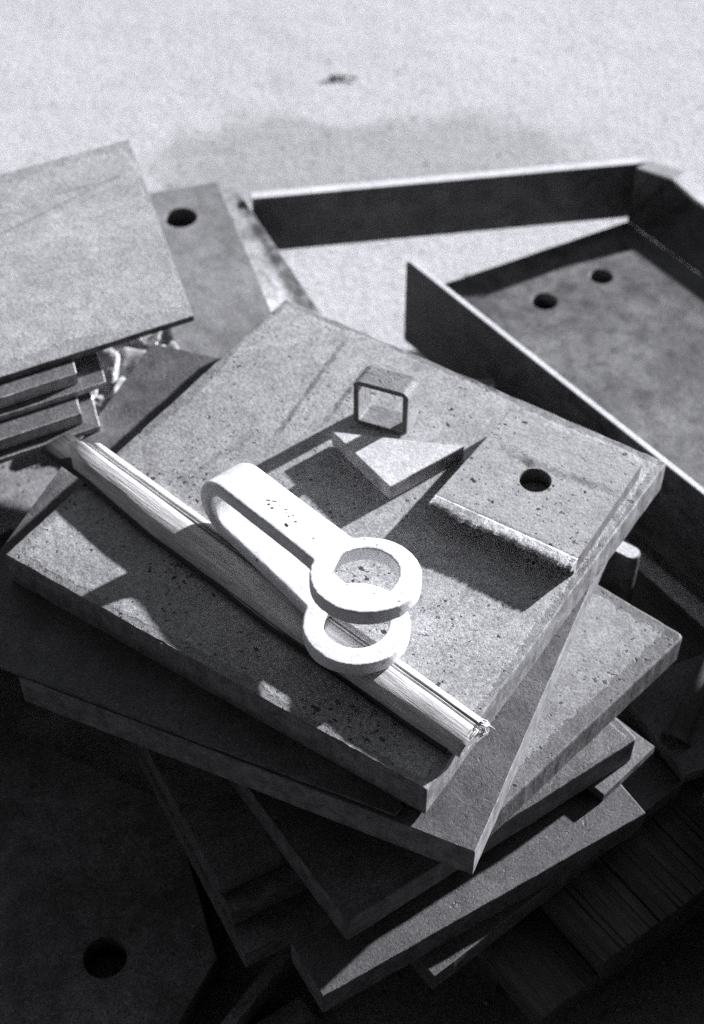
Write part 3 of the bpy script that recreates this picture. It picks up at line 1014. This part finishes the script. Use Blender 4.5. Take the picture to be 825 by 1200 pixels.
o = link('side_bar', bm, [M['bar'], M['bar_edge']], loc=(0.2133, 0.9417, 0.0))
to_local(o, frame)
tr0 = Vector((0.0517, 0.8557)); tr1 = fa + fd * 0.85 + Vector((0.012, 0.009))
o = plate('floor_plate', [tuple(tr0), tuple(fa + fd * 0.03 + Vector((0.012, 0.009))), tuple(tr1), tuple(lo1), (0.2135, 0.9419)], 0.0350, 0.0500, [M['tray'], M['dark_cut']],
          holes=[(0.1405, 0.8437, 0.0093), (0.1851, 0.8728, 0.0085)], jit=0.0002)
to_local(o, frame)
for off, a_s, wd_ in ((0.030, 0.00, 0.045), (0.085, 0.0, 0.085)):  # unseen beams under the tray, made long and broad to stop the sun
    a0 = fa + fd * a_s + Vector((-fd.y, fd.x)) * off
    a1 = fa + fd * 0.84 + Vector((-fd.y, fd.x)) * off
    w = Vector((-fd.y, fd.x)) * wd_
    o = plate('sun_block_bearer', [tuple(a0), tuple(a1), tuple(a1 + w), tuple(a0 + w)], 0.0, 0.0348, [M['black'], M['low_cut']], bevel=0.001)
    to_local(o, frame)

# added flat bar, mostly out of view, that shades the low boards and ground
bar('shade_bar', Vector((0.1845, 0.4187)), Vector((0.1965, 0.4030)) + Vector((cos(radians(-52)), sin(radians(-52)))) * 0.34, 0.005, 0.0, 0.0965, 1)

# base with a leaning post at the right edge
base = bpy.data.objects.new('post_base', None)
COL.objects.link(base)
base.location = (0.19, 0.47, 0.0668)
tag(base, 'dark steel foot plate with a round post, at the right edge beside the stack', 'post base')
o = plate('foot_plate', [(0.1440, 0.4812), (0.1739, 0.4230), (0.2600, 0.4560), (0.2300, 0.5150)], 0.0668, 0.0750, [M['bar'], M['low_cut']], corner_r=0.001)
to_local(o, base)
bm = bmesh.new()
pb, pt = Vector((0.1728, 0.4453, 0.0750)), Vector((0.2075, 0.5055, 0.1020))
ax = (pt - pb).normalized()
sx = ax.cross(Vector((0, 1, 0))).normalized(); sy = ax.cross(sx)
rings = []
for (f, r) in ((-0.02, 0.0085), (0.0, 0.0080), (0.03, 0.0066), (0.08, 0.0060), (1.0, 0.0060)):
    rings.append([bm.verts.new(pb.lerp(pt, f) + (sx * cos(2 * pi * k / 24) + sy * sin(2 * pi * k / 24)) * r - base.location) for k in range(24)])
for r0, r1 in zip(rings, rings[1:]):
    for k in range(24):
        bm.faces.new((r0[k], r0[(k + 1) % 24], r1[(k + 1) % 24], r1[k]))
bm.faces.new(rings[-1])
bmesh.ops.recalc_face_normals(bm, faces=bm.faces)
o = link('post', bm, M['black'], base, smooth=True)
# rounded end of a flat bar behind the stack
def tab():
    p = []
    r = 0.0055
    d = Vector((cos(radians(-36)), sin(radians(-36)))); n = Vector((-d.y, d.x))
    e = Vector((0.1525, 0.5325)); s = e - d * 0.028
    for k in range(11):
        a = -pi / 2 + pi * k / 10
        p.append(tuple(e + d * r * cos(a) + n * r * sin(a)))
    p += [tuple(s + n * r), tuple(s - n * r)]
    return plate('rounded_bar', p, 0.0, 0.1265, [M['offcut'], M['bar']], bevel=0.0012, jit=0.0)
tag(tab(), 'round ended steel bar standing behind the right corner of the stack', 'steel bar')

# ------------------------------------------------------------------ low deck of boards under the stack
deck = bpy.data.objects.new('board_deck', None)
COL.objects.link(deck)
dd = Vector((cos(radians(-54.0)), sin(radians(-54.0)))); dn = Vector((-dd.y, dd.x))     # dn points right and back
e0 = Vector((0.1547, 0.3525))
deck.location = (e0.x, e0.y, 0.0)
tag(deck, 'low dark deck of dirty boards laid side by side under the steel stack', 'board deck')
for k in range(-2, 4):
    random.seed(300 + k)
    w = 0.0385
    x0 = k * w + 0.0003; x1 = (k + 1) * w - 0.0004
    lf = random.uniform(-0.001, 0.001) + (0.006 if k > 0 else 0.0)
    c = [e0 + dn * x0 + dd * lf, e0 + dn * x1 + dd * lf, e0 + dn * x1 - dd * 0.27, e0 + dn * x0 - dd * 0.27]
    zz = random.uniform(-0.0006, 0.0)
    o = plate('board', [tuple(q) for q in c], 0.0228, 0.0505 + zz - (0.013 if k == -2 else 0.0), [M['deck'], M['deck']], bevel=0.0007, jit=0.0004, chip=0.0008, step=0.005)
    to_local(o, deck)
for t in (0.035, 0.14, 0.24):
    c = [e0 + dn * -0.074 - dd * t, e0 + dn * 0.15 - dd * t, e0 + dn * 0.15 - dd * (t + 0.03), e0 + dn * -0.074 - dd * (t + 0.03)]
    o = plate('bearer', [tuple(q) for q in c], 0.0, 0.0225, [M['deck'], M['deck']], bevel=0.001, jit=0.0006)
    to_local(o, deck)

# drilled plate lying in the shade at the lower left
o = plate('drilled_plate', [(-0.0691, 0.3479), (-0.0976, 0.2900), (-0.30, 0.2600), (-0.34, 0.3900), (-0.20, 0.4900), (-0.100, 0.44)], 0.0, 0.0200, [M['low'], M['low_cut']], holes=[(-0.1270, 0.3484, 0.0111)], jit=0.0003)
tag(o, 'dark plate with one round hole lying in deep shade at the lower left', 'steel plate')
for (a, L, w, z0, z1, azd, txt) in [((-0.0660, 0.3000), 0.070, 0.007, 0.0, 0.022, 54, 'narrow dark flat bar lying in the shade at the bottom edge'),
                           ((-0.0560, 0.2950), 0.045, 0.014, 0.0, 0.012, 34, 'wider dark flat bar lying under the low end of the stack')]:
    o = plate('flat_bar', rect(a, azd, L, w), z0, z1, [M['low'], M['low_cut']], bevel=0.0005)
    tag(o, txt, 'flat bar')

# ------------------------------------------------------------------ crumpled film, twig, grit
bm = bmesh.new()
G = 46
vs = []
c0 = Vector((-0.1470, 0.6850))
for i in range(G + 1):
    row = []
    for j in range(G + 1):
        u, v = (i / G - 0.5), (j / G - 0.5)
        wx = noise.noise(Vector((u * 4, v * 4, 1))) * 0.35
        fold = abs(math.sin((v * 1.0 + u * 0.35 + wx) * 10.0)) ** 0.8
        fold2 = abs(math.sin((v * 0.4 - u * 1.0 + noise.noise(Vector((u * 5, v * 5, 7))) * 0.4) * 8.0))
        cr = noise.cell(Vector((u * 26, v * 26, 2))) * 0.4
        z = 0.0010 + 0.0062 * fold + 0.0030 * fold2 + 0.0004 * cr + 0.006 * max(0, v)
        off = Vector((noise.noise(Vector((u * 6, v * 6, 1))), noise.noise(Vector((u * 6, v * 6, 5))))) * 0.008
        row.append(bm.verts.new((u * 0.070 + off.x, v * 0.105 + off.y, max(0.0, z))))
    vs.append(row)
for i in range(G):
    for j in range(G):
        q = (vs[i][j], vs[i + 1][j], vs[i + 1][j + 1], vs[i][j + 1])
        bm.faces.new((q[0], q[1], q[2])); bm.faces.new((q[0], q[2], q[3]))
o = link('crumpled_film', bm, M['film'], loc=(c0.x, c0.y, 0.1075))
tag(o, 'crumpled pale plastic film stuffed behind the pile at the left', 'plastic film')

def blob(bm, c, r, seed, sq=0.7):
    q = bmesh.ops.create_icosphere(bm, subdivisions=1, radius=1.0)['verts']
    for v in q:
        k = 1 + 0.45 * noise.noise(v.co * 1.3 + Vector((seed, 0, 0)))
        v.co = Vector(c) + Vector((v.co.x * r * k, v.co.y * r * k * 0.8, v.co.z * r * k * sq))
bm = bmesh.new()
for k, (x, y) in enumerate([(-0.013, 0), (-0.009, 0.0015), (-0.004, 0.0005), (0.001, 0.0012), (0.006, 0.0), (0.010, -0.0012)]):
    blob(bm, (x, y, 0.0022), 0.0031 - 0.00025 * k, k * 2.2, 0.7)
o = link('twig', bm, M['twig'], loc=(-0.006, 1.2328, 0.0))
tag(o, 'short dark twig lying on the bright ground at the top', 'twig')
bm = bmesh.new()
random.seed(55)
for k in range(420):
    x, y = random.uniform(-0.5, 0.55), random.uniform(0.95, 1.6)
    r = random.choice((0.0004, 0.0005, 0.0006, 0.0007, 0.0008, 0.0011))
    blob(bm, (x, y, r * 0.4), r, k)
for k in range(180):
    x, y = random.uniform(0.0, 0.30), random.uniform(0.22, 0.42)
    r = random.choice((0.0006, 0.0008, 0.001, 0.0016))
    blob(bm, (x, y, r * 0.4), r, k)
o = link('grit', bm, M['stone'])
tag(o, 'loose grit scattered over the ground', None, None, 'stuff')
